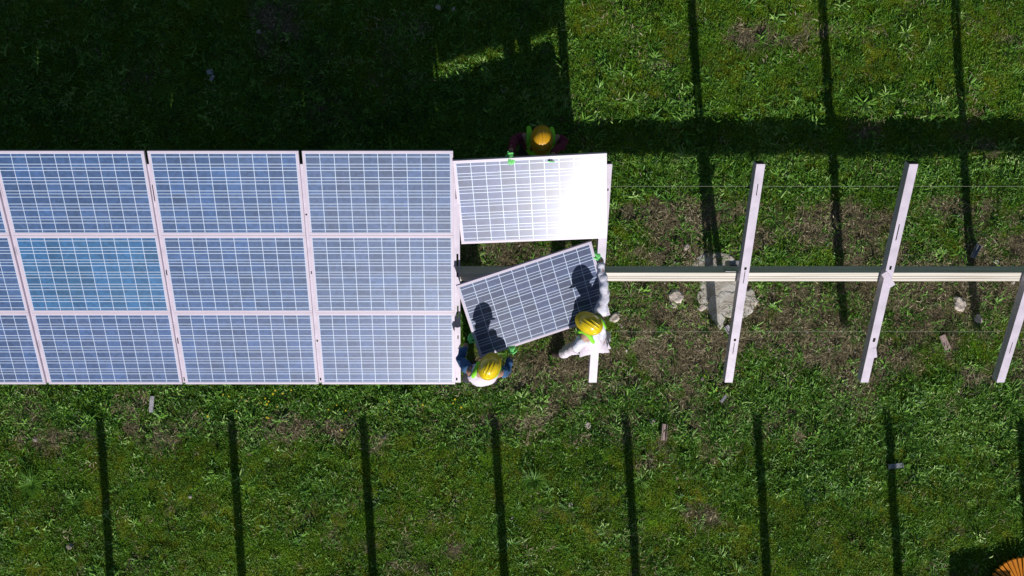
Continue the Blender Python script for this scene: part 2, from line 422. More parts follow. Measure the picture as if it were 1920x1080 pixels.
def make_panel(mw, lab, tint, group=None, scale=(1, 1, 1)):
    root = empty('solar_panel'); root.matrix_world = mw @ Matrix.Diagonal((*scale, 1))
    for src in (P_FR, P_BS, P_JB):
        c = src.copy(); link(c, root)
    for r in range(6):
        for k in range(10):
            c = P_CE.copy(); c.location = ((k - 4.5) * CW, (2.5 - r) * CH, 0)
            f = random.uniform(.80, 1.18); h = random.uniform(-.10, .10)
            c.color = (tint[0] * f * (1 + h), tint[1] * f, tint[2] * f * (1 - h * .5), 1)
            link(c, root)
    return tag(root, lab, 'solar panel', group)
colname = {-5: 'cut-off leftmost column', -4: 'first full column', -3: 'second full column', -2: 'third full column'}
rowname = ['top', 'middle', 'bottom']
for i in (-5, -4, -3, -2):
    for r in range(3):
        tint = (.050, .112, .26)
        if (i, r) == (-4, 1): tint = (.030, .130, .29)
        elif r == 2: tint = (.058, .112, .26)
        elif i == -2: tint = (.066, .122, .26)
        mw = slope_matrix(X0 + S * (i + .5), PH_ / 2 + r * (PH_ + .0015), 0)
        if i == -5: lab = 'blue solar panel at the %s of the column cut off by the left edge' % rowname[r]
        elif (i, r) == (-4, 1): lab = 'most saturated blue solar panel, middle of the first full column from the left'
        else: lab = 'blue solar panel at the %s of the %s from the left' % (rowname[r], colname[i])
        make_panel(mw, lab, tint, 'solar panels mounted on the row')
def pose(c, a, t, b):
    Rz = Matrix.Rotation(a, 4, 'Z'); Rx = Matrix.Rotation(t, 4, 'X'); Ry = Matrix.Rotation(b, 4, 'Y')
    return Matrix.Translation(c) @ Rx @ Ry @ Rz
PA = pose((.674, .985, 1.535), .085, .600, -.062)
make_panel(PA, 'glaring panel whose upper edge the worker behind it is holding', (.06, .09, .21), scale=(1.012, 1.07, 1))
PB = pose((.744, -.150, 1.07), .290, .385, .135)
make_panel(PB, 'skewed panel with dark cells carried between the two lower workers', (.045, .07, .16), scale=(.99, .985, 1))

# ------------------------------------------------------------------ people
def skin_mesh(name, nodes, edges, m, parent=None, sub=2, root=0, origin=None):
    """nodes: list of (co, radius)"""
    o0 = Vector(origin) if origin is not None else Vector((0, 0, 0))
    me = bpy.data.meshes.new(name)
    me.from_pydata([tuple(Vector(c) - o0) for c, r in nodes], edges, [])
    o = bpy.data.objects.new(name, me); COL.objects.link(o)
    sk = o.modifiers.new('skin', 'SKIN'); sk.use_smooth_shade = True
    if not me.skin_vertices:
        bpy.context.view_layer.objects.active = o
    for i, (c, r) in enumerate(nodes):
        sv = me.skin_vertices[0].data[i]
        rr = r if isinstance(r, tuple) else (r, r)
        sv.radius = rr; sv.use_root = (i == root)
    ss = o.modifiers.new('sub', 'SUBSURF'); ss.levels = sub; ss.render_levels = sub
    if name in ('jacket', 'vest', 'trousers', 'sleeve'):
        tx = bpy.data.textures.get('creases') or bpy.data.textures.new('creases', 'CLOUDS')
        tx.noise_scale = .085; tx.noise_depth = 2
        dm = o.modifiers.new('creases', 'DISPLACE'); dm.texture = tx; dm.strength = .06; dm.mid_level = .5; dm.texture_coords = 'LOCAL'
    me.materials.append(m)
    if parent is not None: o.parent = parent
    return o

def V(*a): return Vector(a)
def hand_mesh(wrist, d, n, side, curl, m, parent, origin):
    """wrist pos, d finger direction, n back-of-hand normal, side +1/-1 thumb side; one glove with palm, four fingers and thumb"""
    d = d.normalized(); n = (n - d * n.dot(d)).normalized(); s = d.cross(n) * side
    nodes = [(wrist, .026), (wrist + d * .05, (.032))]; edges = [(0, 1)]
    for k, (off, L) in enumerate(((.030, .070), (.011, .080), (-.010, .075), (-.029, .058))):
        b = len(nodes)
        k0 = wrist + d * .085 + s * off
        nodes.append((k0, .0125)); edges.append((1, b))
        p = k0; a = curl * .35
        for j, fr in enumerate((.45, .32, .25)):
            dd = d * math.cos(a) - n * math.sin(a)
            p = p + dd * L * fr; nodes.append((p, .0105 - .001 * j)); edges.append((b + j, b + j + 1)); a += curl * .5
    b = len(nodes); t0 = wrist + d * .03 + s * .03
    nodes += [(t0, .014), (t0 + s * .03 + d * .025 - n * .015 * curl, .012), (t0 + s * .04 + d * .055 - n * .035 * curl, .010)]
    edges += [(0, b), (b, b + 1), (b + 1, b + 2)]
    return skin_mesh('glove', nodes, edges, m, parent, 1, 0, origin)

def helmet(parent, origin, c, up, fwd, m, tilt_mat=None):
    """hard hat: ribbed shell with brim and peak; c = centre of the rim"""
    up = up.normalized(); fwd = (fwd - up * fwd.dot(up)).normalized(); rt = fwd.cross(up)
    R = Matrix((rt, fwd, up)).transposed().to_4x4(); R.translation = c - Vector(origin)
    v = []; f = []; nr, ns = 9, 32
    for i in range(nr):
        a = math.pi / 2 * i / nr
        for k in range(ns):
            t = 2 * math.pi * k / ns
            v.append((.112 * math.cos(a) ** .8 * math.cos(t), .135 * math.cos(a) ** .8 * math.sin(t), .005 + .15 * math.sin(a)))
    v.append((0, 0, .155))
    for i in range(nr - 1):
        for k in range(ns): f.append((i * ns + k, i * ns + (k + 1) % ns, (i + 1) * ns + (k + 1) % ns, (i + 1) * ns + k))
    for k in range(ns): f.append(((nr - 1) * ns + k, (nr - 1) * ns + (k + 1) % ns, len(v) - 1))
    root = mesh_obj('helmet', [R @ Vector(p) for p in v], f, m, parent, smooth=True)
    # brim
    v = []; f = []
    for k in range(ns):
        t = 2 * math.pi * k / ns; sx, sy = math.cos(t), math.sin(t)
        ext = .014 + (.05 * max(0, sy) ** 2.0)
        for (e, z) in ((-.002, .012), (ext, .004 - .012 * max(0, sy)), (ext, -.001 - .012 * max(0, sy)), (-.002, 0)):
            v.append(((.112 + e * .8) * sx, (.135 + e) * sy, z))
    for k in range(ns):
        for j in range(4):
            f.append((k * 4 + j, ((k + 1) % ns) * 4 + j, ((k + 1) % ns) * 4 + (j + 1) % 4, k * 4 + (j + 1) % 4))
    mesh_obj('brim', [R @ Vector(p) for p in v], f, m, root, smooth=False)
    for x in (-.034, 0, .034):
        mb = MB()
        pts = []
        for i in range(-7, 8):
            a = i / 7 * 1.15
            q = math.sqrt(max(0, 1 - (x / .112) ** 2))
            pts.append(R @ Vector((x, .135 * math.sin(a) ** 1 * q if a >= 0 else -.135 * math.sin(-a) * q, .005 + .150 * max(0, math.cos(a)) ** .9 * q + .001)))
        mb.tube(pts, [.003] + [.009 if x == 0 else .007] * 13 + [.003], 8)
        mb.build('ridge', m, root, smooth=True)
    return root

def person(lab, J, face, mats, glove_spec, helm_up, low=0.):
    """J: joint dict in world coords. mats: shirt, vest, trousers, helmet"""
    if low:
        for k in J:
            J[k] = J[k] - V(0, 0, low * (1 if k[:2] in ('pe', 'ch', 'ne', 'he', 'sh') else .8 if k[:3] == 'hip' else .5 if k[:2] in ('el', 'kn') else 0))
    g = V(J['pelvis'].x, J['pelvis'].y, 0)
    mid = (J['shL'] + J['shR']) / 2
    spine = J['pelvis'].lerp(J['chest'], .5)
    face = face.normalized(); up = (J['head'] - J['neck']).normalized(); face = (face - up * face.dot(up)).normalized(); side = face.cross(up)
    hd = J['head']
    nodes = []; edges = []; idx = {}
    def add(n, c, r, frm=None):
        idx[n] = len(nodes); nodes.append((c, r))
        if frm is not None: edges.append((idx[frm], idx[n]))
    add('pelvis', J['pelvis'], .125); add('spine', spine, .115, 'pelvis'); add('chest', J['chest'], .125, 'spine')
    add('neck', J['neck'], .055, 'chest'); add('jaw', hd - up * .06 + face * .02, .066, 'neck'); add('skull', hd + up * .01, .088, 'jaw'); add('crown', hd + up * .08, .070, 'skull')
    add('nose', hd - up * .015 + face * .10, .014, 'skull'); add('chin', hd - up * .09 + face * .065, .028, 'jaw')
    add('earL', hd + side * .088, .014, 'skull'); add('earR', hd - side * .088, .014, 'skull')
    for s in 'LR':
        add('sh' + s, J['sh' + s], .062, 'chest'); add('el' + s, J['el' + s], .042, 'sh' + s); add('wr' + s, J['wr' + s], .028, 'el' + s)
        add('hip' + s, J['hip' + s], .088, 'pelvis'); add('kn' + s, J['kn' + s], .055, 'hip' + s); add('an' + s, J['an' + s], .038, 'kn' + s)
        add('toe' + s, J['toe' + s], .030, 'an' + s)
    body = skin_mesh('person', nodes, edges, M['skin'], None, 2, 0, g)
    body.location = g
    tag(body, lab, 'person')
    for s in (1, -1):
        e = hd + side * .032 * s + face * .083 + up * .002
        MB().tube([e - g - face * .004, e - g + face * .006], [.011, .006], 8).build('eye', M['eye'], body, smooth=True)
    # shirt or jacket with sleeves
    n = []; e = []
    n += [(J['pelvis'] + V(0, 0, .02), .140), (spine, .135), (J['chest'], .150), (J['neck'].lerp(J['chest'], .25), .075)]; e += [(0, 1), (1, 2), (2, 3)]
    for s in 'LR':
        b = len(n); ms = J['sh' + s].lerp(J['el' + s], .5); me_ = J['el' + s].lerp(J['wr' + s], .55)
        n += [(J['sh' + s], .086), (ms, .068), (J['el' + s], .056), (me_, .050), (J['wr' + s].lerp(J['el' + s], .08), .040)]
        e += [(2, b), (b, b + 1), (b + 1, b + 2), (b + 2, b + 3), (b + 3, b + 4)]
    skin_mesh('sleeve', n[4:9], [(0, 1), (1, 2), (2, 3), (3, 4)], M[mats[0]], body, 2, 0, g); skin_mesh('sleeve', n[9:14], [(0, 1), (1, 2), (2, 3), (3, 4)], M[mats[0]], body, 2, 0, g)
    skin_mesh('jacket', n[:4] + [(J['shL'], .092), (J['shR'], .092)], [(0, 1), (1, 2), (2, 3), (2, 4), (2, 5)], M[mats[4] if len(mats) > 4 else mats[0]], body, 2, 0, g)
    # vest over it
    n = [(J['pelvis'] + V(0, 0, .0), .155), (spine, .152), (J['chest'], .166)]
    e = [(0, 1), (1, 2)]
    for s in 'LR':
        b = len(n); n += [(J['chest'].lerp(J['sh' + s], .72) + up * .01, .080)]; e.append((2, b))
    vest = skin_mesh('vest', n, e, M[mats[1]], body, 2, 0, g)
    # green shoulder yokes
    for s in 'LR':
        sg = 1 if s == 'L' else -1
        a = J['sh' + s].lerp(J['neck'], .30)
        back = (J['pelvis'] - J['chest']).normalized()
        p0 = a + face * .11 + back * .10; p1 = a + face * .05 + up * .055; p2 = a - face * .05 + up * .05; p3 = a - face * .12 + back * .10
        skin_mesh('shoulder_strap', [(p0, .030), (p1, .036), (p2, .036), (p3, .03)], [(0, 1), (1, 2), (2, 3)], M['hivis'], body, 1, 0, g)
    # trousers
    n = [(J['pelvis'], .135)]; e = []
    for s in 'LR':
        b = len(n); n += [(J['hip' + s], .105), (J['hip' + s].lerp(J['kn' + s], .5), .092), (J['kn' + s], .074), (J['kn' + s].lerp(J['an' + s], .5), .068), (J['an' + s] + V(0, 0, .03), .060)]
        e += [(0, b), (b, b + 1), (b + 1, b + 2), (b + 2, b + 3), (b + 3, b + 4)]
    skin_mesh('trousers', n, e, M[mats[2]], body, 2, 0, g)
    for s in 'LR':
        a = J['an' + s]; t = J['toe' + s]; d = (t - a); d.z = 0; d = d.normalized()
        skin_mesh('boot', [(a + V(0, 0, .05), .056), (V(a.x, a.y, .05), .052), (V(t.x, t.y, .045) - d * .04, .050), (V(t.x, t.y, .04) + d * .03, .040), (V(a.x, a.y, .04) - d * .05, .044)], [(0, 1), (1, 2), (2, 3), (1, 4)], M['boot'], body, 2, 0, g)
    for s, (d, nn, curl, sd_) in zip('LR', glove_spec):
        hand_mesh(J['wr' + s], d, nn, sd_, curl, M['glove'], body, g)
    helmet(body, g, hd + up * .015 + helm_up[1], (up + helm_up[0]).normalized(), face, M[mats[3]])
    return body

# worker behind the glaring panel, facing south
J = dict(pelvis=V(.77, 1.69, .98), chest=V(.77, 1.635, 1.34), neck=V(.78, 1.69, 1.51), head=V(.78, 1.665, 1.645),
         shL=V(.97, 1.70, 1.43), shR=V(.60, 1.715, 1.43), elL=V(1.06, 1.60, 1.28), elR=V(.50, 1.655, 1.33), wrL=V(.93, 1.46, 1.56), wrR=V(.545, 1.535, 1.60),
         hipL=V(.86, 1.70, .92), hipR=V(.68, 1.70, .92), knL=V(.88, 1.68, .50), knR=V(.67, 1.67, .50), anL=V(.89, 1.74, .09), anR=V(.66, 1.74, .09), toeL=V(.91, 1.61, .04), toeR=V(.64, 1.61, .04))
# wrists meet the panel's upper edge
eA = PA @ V(-.20, PH_ / 2 * 1.07, 0)
J['wrR'] = eA + V(0, .075, -.045); J['elR'] = V(.495, 1.70, 1.40)
eA2 = PA @ V(.22, PH_ / 2 * 1.07, 0)
J['wrL'] = eA2 + V(.04, .03, -.13); J['elL'] = V(1.07, 1.66, 1.38)
person('worker in green vest with dark maroon sleeves and helmet painted a shaded amber behind the glaring panel', J, V(0, -1, -.25), ('maroon', 'hivis', 'dark_cloth', 'helmet_shade'),
       ((V(-.1, -.6, .5), V(0, -.5, -1), .8, -1), (V(.1, -1, .35), V(0, .1, 1), 1.15, 1)), (V(0, -.12, 0), V(0, 0, 0)))

# lower left worker, bent towards the carried panel
J = dict(pelvis=V(.10, -1.04, 1.02), chest=V(.12, -1.03, 1.28), neck=V(.18, -.97, 1.40), head=V(.20, -.925, 1.51),
         shL=V(-.01, -.975, 1.32), shR=V(.335, -.985, 1.32), elL=V(-.145, -.835, 1.06), elR=V(.425, -1.0, 1.06), wrL=V(-.085, -.62, .99), wrR=V(.36, -.85, .93),
         hipL=V(.05, -1.03, .92), hipR=V(.19, -1.03, .92), knL=V(.03, -1.0, .49), knR=V(.25, -1.0, .49), anL=V(.02, -1.08, .09), anR=V(.27, -1.07, .09), toeL=V(-.01, -.96, .04), toeR=V(.29, -.95, .04))
bl = PB @ V(-PW / 2, -.22, -.02); J['wrL'] = bl + V(-.065, -.055, .0)
bb = PB @ V(-.42, -PH_ / 2, -.02); J['wrR'] = bb + V(-.02, -.09, .02)
# 'L' here is the arm on the left of the picture
person('worker in white vest and blue sleeves at the carried panel\'s lower left corner', J, V(.45, .9, -.5), ('denim', 'white_and_blown_cloth', 'dark_cloth', 'helmet', 'white_and_blown_cloth'),
       ((V(.55, .8, .1), V(-.3, 0, 1), .9, 1), (V(.2, 1, .1), V(0, 0, 1), .9, 1)), (V(0, .0, .3), V(0, 0, 0)), .20)

# right-hand worker, astride the rafter
J = dict(pelvis=V(1.46, -.70, .96), chest=V(1.46, -.50, 1.24), neck=V(1.41, -.45, 1.37), head=V(1.375, -.42, 1.48),
         shL=V(1.32, -.565, 1.28), shR=V(1.505, -.33, 1.28), elL=V(1.24, -.74, 1.08), elR=V(1.56, -.03, 1.26), wrL=V(1.13, -.66, .95), wrR=V(1.50, .22, 1.22),
         hipL=V(1.35, -.70, .90), hipR=V(1.57, -.66, .90), knL=V(1.22, -.76, .52), knR=V(1.67, -.60, .50), anL=V(1.17, -.86, .09), anR=V(1.69, -.68, .09), toeL=V(1.05, -.85, .04), toeR=V(1.60, -.57, .04))
br = PB @ V(PW / 2, .30, -.02); J['wrR'] = br + V(.055, -.055, .0)
bb = PB @ V(.46, -PH_ / 2, -.02); J['wrL'] = bb + V(.02, -.09, .02)
person('worker in white clothes and hi-vis vest painted blown-out white reaching along the right edge of the carried panel', J, V(-.8, .5, -.5), ('lilac_cloth', 'white_and_blown_cloth', 'white_and_blown_cloth', 'helmet'),
       ((V(-.3, 1, .1), V(0, 0, 1), .9, 1), (V(-.4, 1, .1), V(.3, 0, 1), .9, -1)), (V(0, .0, .3), V(0, 0, 0)), .19)

# ------------------------------------------------------------------ footing, stones, offcuts
def slab_mesh(rx, ry, h, seed, n=56):
    """broken concrete piece: softly irregular outline, rough top, crumbling rim"""
    r = random.Random(seed); kn = [r.uniform(.72, 1.18) for _ in range(9)]; v = []; f = []
    def rad(t):
        u = t / (2 * math.pi) * 9; i = int(u) % 9; q = u - int(u)
        return kn[i] * (1 - q) + kn[(i + 1) % 9] * q
    rings = ((1.10, -.03), (1.03, h * .45), (.97, h * .9), (.86, h), (.66, h), (.44, h), (.22, h))
    for s_, z in rings:
        for k in range(n):
            t = 2 * math.pi * k / n; q = rad(t) * s_ * (1 + r.uniform(-.025, .025))
            v.append((rx * math.cos(t) * q, ry * math.sin(t) * q, z + r.uniform(-.08, .08) * h))
    v.append((0, 0, h))
    m_ = len(rings) - 1
    for i in range(m_):
        for k in range(n): f.append((i * n + k, i * n + (k + 1) % n, (i + 1) * n + (k + 1) % n, (i + 1) * n + k))
    for k in range(n): f.append((m_ * n + k, m_ * n + (k + 1) % n, len(v) - 1))
    return v, f
root = empty('concrete_footing', (FOOT.x, FOOT.y, 0))
for (dx, dy, rx, ry, rot, h, sd_) in ((.10, .10, .36, .26, 8, .030, 1), (.20, -.17, .22, .20, -20, .034, 2), (-.02, -.26, .13, .22, 5, .028, 3), (-.06, .36, .26, .12, 5, .018, 5), (.40, -.10, .09, .13, 20, .03, 8), (-.22, -.10, .07, .10, 30, .03, 12)):
    v, f = slab_mesh(rx, ry, h, sd_)
    o = mesh_obj('concrete_piece', v, f, M['concrete'], root); o.location = (dx, dy, gzf(FOOT.x + dx, FOOT.y + dy) - .004); o.rotation_euler = (random.uniform(-.02, .02), random.uniform(-.02, .02), math.radians(rot))
tag(root, 'cracked pale concrete footing in the soil beneath the beam', 'footing')

def stone(px, py, rpx, lab, seed, flat=.5, name='stone'):
    r = random.Random(seed); bm = bmesh.new(); bmesh.ops.create_icosphere(bm, subdivisions=3, radius=1)
    R = rpx / 144.7; ph = [r.uniform(0, 6) for _ in range(6)]; asp = r.uniform(.65, 1)
    for vv in bm.verts:
        c = vv.co.copy()
        k = 1 + .16 * math.sin(3 * c.x + ph[0]) * math.sin(3 * c.y + ph[1]) + .10 * math.sin(6 * c.y + ph[2] + 4 * c.z) + .05 * math.sin(11 * c.x + ph[3])
        vv.co = Vector((c.x * k * R, c.y * k * R * asp, max(-.3, min(.7, c.z)) * k * R * flat))
    me = bpy.data.meshes.new(name); bm.to_mesh(me); bm.free(); me.materials.append(M['stone'])
    o = link(bpy.data.objects.new(name, me)); p = ground_px(px, py)
    o.location = (p.x, p.y, gzf(p.x, p.y) + .01); o.rotation_euler = (0, 0, r.uniform(0, 6))
    return tag(o, lab, 'stone')
for k, (px, py, rp, lab) in enumerate((
    (1798, 570, 15, 'large rounded pale stone in the soil below the beam, far right'),
    (1832, 598, 9, 'rough brownish stone just right of and below the big rounded one'),
    (1268, 556, 14, 'angular pale stone left of the concrete footing'),
    (1262, 572, 7, 'small stone chip below the angular stone left of the footing'),
    (1412, 566, 11, 'pale stone close to the right side of the rafter over the footing'),
    (1152, 595, 11, 'pale stone beside the right-hand worker'),
    (1164, 610, 5, 'pebble-sized pale stone below the stone beside the right-hand worker'),
    (1868, 491, 6, 'small white stone touching the upper side of the beam at right'),
    (1316, 576, 8, 'broken concrete lump at the lower left rim of the footing'),
    (1287, 463, 7, 'small grey stone above the beam near the footing'),
    (1070, 947, 6, 'lone pale stone in the grass at bottom centre'),
    (1223, 790, 6, 'pale stone up and left of the pinkish channel offcut'),
    (1102, 797, 6, 'flat reddish stone left of the pinkish channel offcut'),
    (1318, 720 - 10, 5, 'small pale stone in the soil left of the lower end of the rafter'),
    (486, 60, 5, 'whitish stone in the shaded grass at upper left'),
    (822, 15, 6, 'whitish stone at the top edge in the shaded grass'),
    (850, 18, 4, 'small whitish stone right beside the one at the top edge'),
    )): stone(px, py, rp, lab, 40 + k)

def offcut(px, py, L, wd, ang, m, lab, hgt=.03, tilt=0.):
    mb = MB(); t = .004
    mb.box(-wd / 2, wd / 2, -L / 2, L / 2, 0, t)
    mb.box(-wd / 2, -wd / 2 + t, -L / 2, L / 2, t, hgt); mb.box(wd / 2 - t, wd / 2, -L / 2, L / 2, t, hgt)
    mb.box(-wd * .12, wd * .12, -L / 2, L / 2, t, t + .008)
    p = ground_px(px, py); o = mb.build('metal_offcut', m, bevel=.0008)
    o.location = (p.x, p.y, gzf(p.x, p.y) + .035); o.rotation_euler = (tilt, random.uniform(-.2, .2), math.radians(ang))
    return tag(o, lab, 'metal offcut')
M['off_white'] = mat('offcut_white', (.60, .58, .64), .5, var=.2, vscale=30)
M['off_pink'] = mat('offcut_pink', (.55, .42, .38), .55, var=.2, vscale=30)
M['off_grey'] = mat('offcut_grey', (.36, .38, .42), .5, .2, var=.2, vscale=30)
offcut(287, 757, .21, .055, -4, M['off_white'], 'short white metal offcut in the grass below the panels at left', .012)
offcut(1243, 809, .21, .07, -6, M['off_pink'], 'pinkish grooved channel offcut standing out of the grass at bottom centre right', .04)
offcut(1677, 873, .06, .20, 4, M['off_grey'], 'grey metal offcut lying crosswise on a stripe of shadow, lower right', .03)
offcut(1827, 471, .19, .065, -28, M['off_grey'], 'grey metal offcut just above the beam near the right edge', .03)
offcut(1770, 642, .20, .075, 24, M['off_pink'], 'weathered offcut in the grass below the big rounded stone', .02)
offcut(1366, 621, .16, .06, 32, M['off_white'], 'white offcut poking out beside the rafter below the footing', .025)
offcut(1356, 747, .11, .035, -38, M['off_white'], 'tiny pale offcut in the leafy weeds below the end of the rafter', .012)
offcut(395, 136, .06, .08, 10, M['off_white'], 'pale scrap in the dark shaded grass, upper one of two', .01)
offcut(399, 148, .09, .04, -30, M['off_white'], 'pale scrap in the dark shaded grass, lower one of two', .01)

# orange ribbed disc in the corner, and an unseen box added only to cast the dark patch beside it
def orange_disc(px, py, R, z):
    p = ground_px(px, py, z); root = empty('ribbed_disc', (p.x, p.y, 0)); n = 44
    for k in range(n):
        a = 2 * math.pi * k / n; T = Matrix.Rotation(a, 4, 'Z'); da = math.pi / n * .66
        v = []
        for zz in (z - .03, z):
            for rr in (.09, R):
                wv = math.sin(da) * rr
                v += [(rr, -wv, zz), (rr, wv, zz)]
            v += [(R + .012, 0, zz - .004)]
        v = [T @ Vector(q) for q in v]
        f = [(5, 7, 9, 8, 6), (0, 1, 3, 4, 2), (0, 5, 6, 1), (0, 2, 7, 5), (1, 6, 8, 3), (2, 4, 9, 7), (4, 3, 8, 9)]
        mesh_obj('rib', v, f, M['orange'], root)
    MB().tube([(0, 0, z - .05), (0, 0, z + .004)], .10, 24).build('hub', M['orange'], root)
    MB().tube([(0, 0, -.02), (0, 0, z - .05)], .06, 16).build('stand', M['dark'], root)
    MB().tube([(0, 0, z - .045), (0, 0, z - .032)], R * .97, 40).build('backing', M['dark'], root)
    return tag(root, 'orange round ribbed disc cut off by the bottom right corner', 'ribbed disc')
orange_disc(1921, 1113, .455, .10)
bx = MB().box(-.30, .36, -.18, .18, -.05, .50).build('shadow_caster_box', M['galv'], bevel=.01); bx.location = (6.66, -4.76, 0)  # unseen box, added for its cast shadow
MB().box(-.32, .38, -.2, .2, .502, .53).build('caster_lid', M['dark'], bx)
tag(bx, 'unseen grey box added beyond the bottom right corner to cast the dark patch', 'shadow caster')

# ------------------------------------------------------------------ vegetation
def clump(name, n, rmin, rmax, wmin, wmax, lift, m, seed, spread=.5, segs=3, droop=.6):
    """one clump of separate leaves radiating from the root; carries a per-leaf variation attribute"""
    r = random.Random(seed); v = []; f = []; lv = []
    for i in range(n):
        a = r.uniform(0, 2 * math.pi); L = r.uniform(rmin, rmax); wd = r.uniform(wmin, wmax); el = r.uniform(*lift)
        bx_, by_ = r.gauss(0, spread * rmax * .5), r.gauss(0, spread * rmax * .5); da = r.uniform(-.5, .5); var = r.uniform(-.3, .3); tw = r.uniform(-.5, .5)
        b = len(v); p = Vector((bx_, by_, 0)); e = el; aa = a
        for s in range(segs + 1):
            q = s / segs
            wq = wd * (.35 + 1.3 * q * (1.25 - q)) * (1 if s < segs else .12)
            sd = Vector((-math.sin(aa), math.cos(aa), tw * .6)).normalized() * wq * .5
            v += [tuple(p - sd), tuple(p + sd)]; lv += [var, var]
            step = L / segs
            p = p + Vector((math.cos(aa) * math.cos(e), math.sin(aa) * math.cos(e), math.sin(e))) * step
            e -= droop * el / segs * 1.6; aa += da / segs
        for s in range(segs): f.append((b + 2 * s, b + 2 * s + 1, b + 2 * s + 3, b + 2 * s + 2))
    me = bpy.data.meshes.new(name); me.from_pydata(v, [], f)
    me.materials.append(m); me.polygons.foreach_set('use_smooth', [True] * len(f))
    at = me.attributes.new('leafvar', 'FLOAT', 'POINT'); at.data.foreach_set('value', lv)
    return bpy.data.objects.new(name, me)
def pebble_src(name, seed):
    r = random.Random(seed); bm = bmesh.new(); bmesh.ops.create_icosphere(bm, subdivisions=1, radius=1)
    for q in bm.verts: q.co *= r.uniform(.7, 1.2); q.co.z *= .5
    me = bpy.data.meshes.new(name); bm.to_mesh(me); bm.free(); me.materials.append(M['pebble'])
    return bpy.data.objects.new(name, me)

def scatter(name, srcs, x, y, scale, tint, lab, zoff=0., tilt=.25):
    n = len(x); z = gz(x, y) + zoff
    me = bpy.data.meshes.new(name); me.vertices.add(n)
    me.vertices.foreach_set('co', np.stack([x, y, z], -1).astype(np.float32).ravel())
    rot = np.stack([RNG.normal(0, tilt, n), RNG.normal(0, tilt, n), RNG.uniform(0, 6.283, n)], -1).astype(np.float32)
    a = me.attributes.new('rot', 'FLOAT_VECTOR', 'POINT'); a.data.foreach_set('vector', rot.ravel())
    a = me.attributes.new('size', 'FLOAT', 'POINT'); a.data.foreach_set('value', scale.astype(np.float32))
    a = me.attributes.new('tint', 'FLOAT', 'POINT'); a.data.foreach_set('value', tint.astype(np.float32))
    a = me.attributes.new('pick', 'INT', 'POINT'); a.data.foreach_set('value', RNG.integers(0, len(srcs), n).astype(np.int32))
    o = link(bpy.data.objects.new(name, me)); tag(o, lab, None, None, 'stuff')
    c = bpy.data.collections.new(name + '_source')
    for s in srcs: c.objects.link(s)
    ng = bpy.data.node_groups.new(name, 'GeometryNodeTree')
    ng.interface.new_socket('Geometry', in_out='INPUT', socket_type='NodeSocketGeometry'); ng.interface.new_socket('Geometry', in_out='OUTPUT', socket_type='NodeSocketGeometry')
    gi = ng.nodes.new('NodeGroupInput'); go = ng.nodes.new('NodeGroupOutput')
    ip = ng.nodes.new('GeometryNodeInstanceOnPoints'); ci = ng.nodes.new('GeometryNodeCollectionInfo')
    ci.inputs['Collection'].default_value = c; ci.inputs['Separate Children'].default_value = True; ci.inputs['Reset Children'].default_value = True
    ip.inputs['Pick Instance'].default_value = True
    def na(nm, dt):
        q = ng.nodes.new('GeometryNodeInputNamedAttribute'); q.data_type = dt; q.inputs[0].default_value = nm; return q.outputs[0]
    er = ng.nodes.new('FunctionNodeEulerToRotation')
    ng.links.new(na('rot', 'FLOAT_VECTOR'), er.inputs[0]); ng.links.new(er.outputs[0], ip.inputs['Rotation'])
    ng.links.new(na('size', 'FLOAT'), ip.inputs['Scale']); ng.links.new(na('pick', 'INT'), ip.inputs['Instance Index'])
    ng.links.new(gi.outputs[0], ip.inputs['Points']); ng.links.new(ci.outputs[0], ip.inputs['Instance']); ng.links.new(ip.outputs[0], go.inputs[0])
    md = o.modifiers.new('scatter', 'NODES'); md.node_group = ng
    return o

def sample(n, dens):
    x = RNG.uniform(-7.2, 8.6, n); y = RNG.uniform(-4.6, 4.6, n)
    k = RNG.random(n) < np.clip(dens(x, y), 0, 1)
    # keep the footing clear
    k &= ~((((x - FOOT.x - .08) / .36) ** 2 + ((y - FOOT.y - .03) / .40) ** 2) < RNG.uniform(.5, .9, n) * (.35 + 1.1 * fbm(x, y, 7, 5)))
    return x[k], y[k]

def tintf(x, y, k, lo, hi, sc=1.2): return lo + (hi - lo) * np.clip(fbm(x, y, sc, k) * .75 + .12 + RNG.normal(0, .12, len(x)), 0, 1)
x, y = sample(42000, lambda x, y: 1.05 - 1.1 * soil_field(x, y))
scatter('meadow_grass', [clump('tuft', 34, .018, .045, .003, .006, (.5, 1.3), M['grass'], 10 + i, 1.6, 2) for i in range(5)], x, y, RNG.uniform(.7, 1.4, len(x)), tintf(x, y, 2, .0, .95), 'short mossy grass covering the meadow', -.004, .15)
x, y = sample(90000, lambda x, y: .07 + np.clip(lush_field(x, y) - .25, 0, 1) ** 1.3 * (1 - .75 * soil_field(x, y)))
scatter('leafy_weeds', [clump('weed', 13, .03, .085, .008, .016, (.15, 1.0), M['weed'], 30 + i, .7, 3) for i in range(6)], x, y, RNG.uniform(.45, 1.2, len(x)), tintf(x, y, 7, .0, .95, 2.5), 'low leafy green weeds in thick patches', 0, .25)
def broad(x, y):
    py = 540 - y * F_PX / H; px = CX_PX + x * F_PX / H
    b = .75 * band(py, 150, 180, 225, 245) * (px > 1050) + .8 * band(py, 255, 275, 340, 380) + .45 * band(py, 400, 430, 480, 510) + .75 * band(py, 690, 720, 780, 840) + .3 * band(py, 520, 560, 680, 700) + .12
    b = b + .3 * (px < 1070) * (py < 290) + .3 * (px > 1100) * band(py, 760, 800, 880, 960)
    return np.clip(b * 1.3 * sstep(.42, .62, fbm(x, y, 2.6, 6)), 0, 1)
x, y = sample(9000, broad)
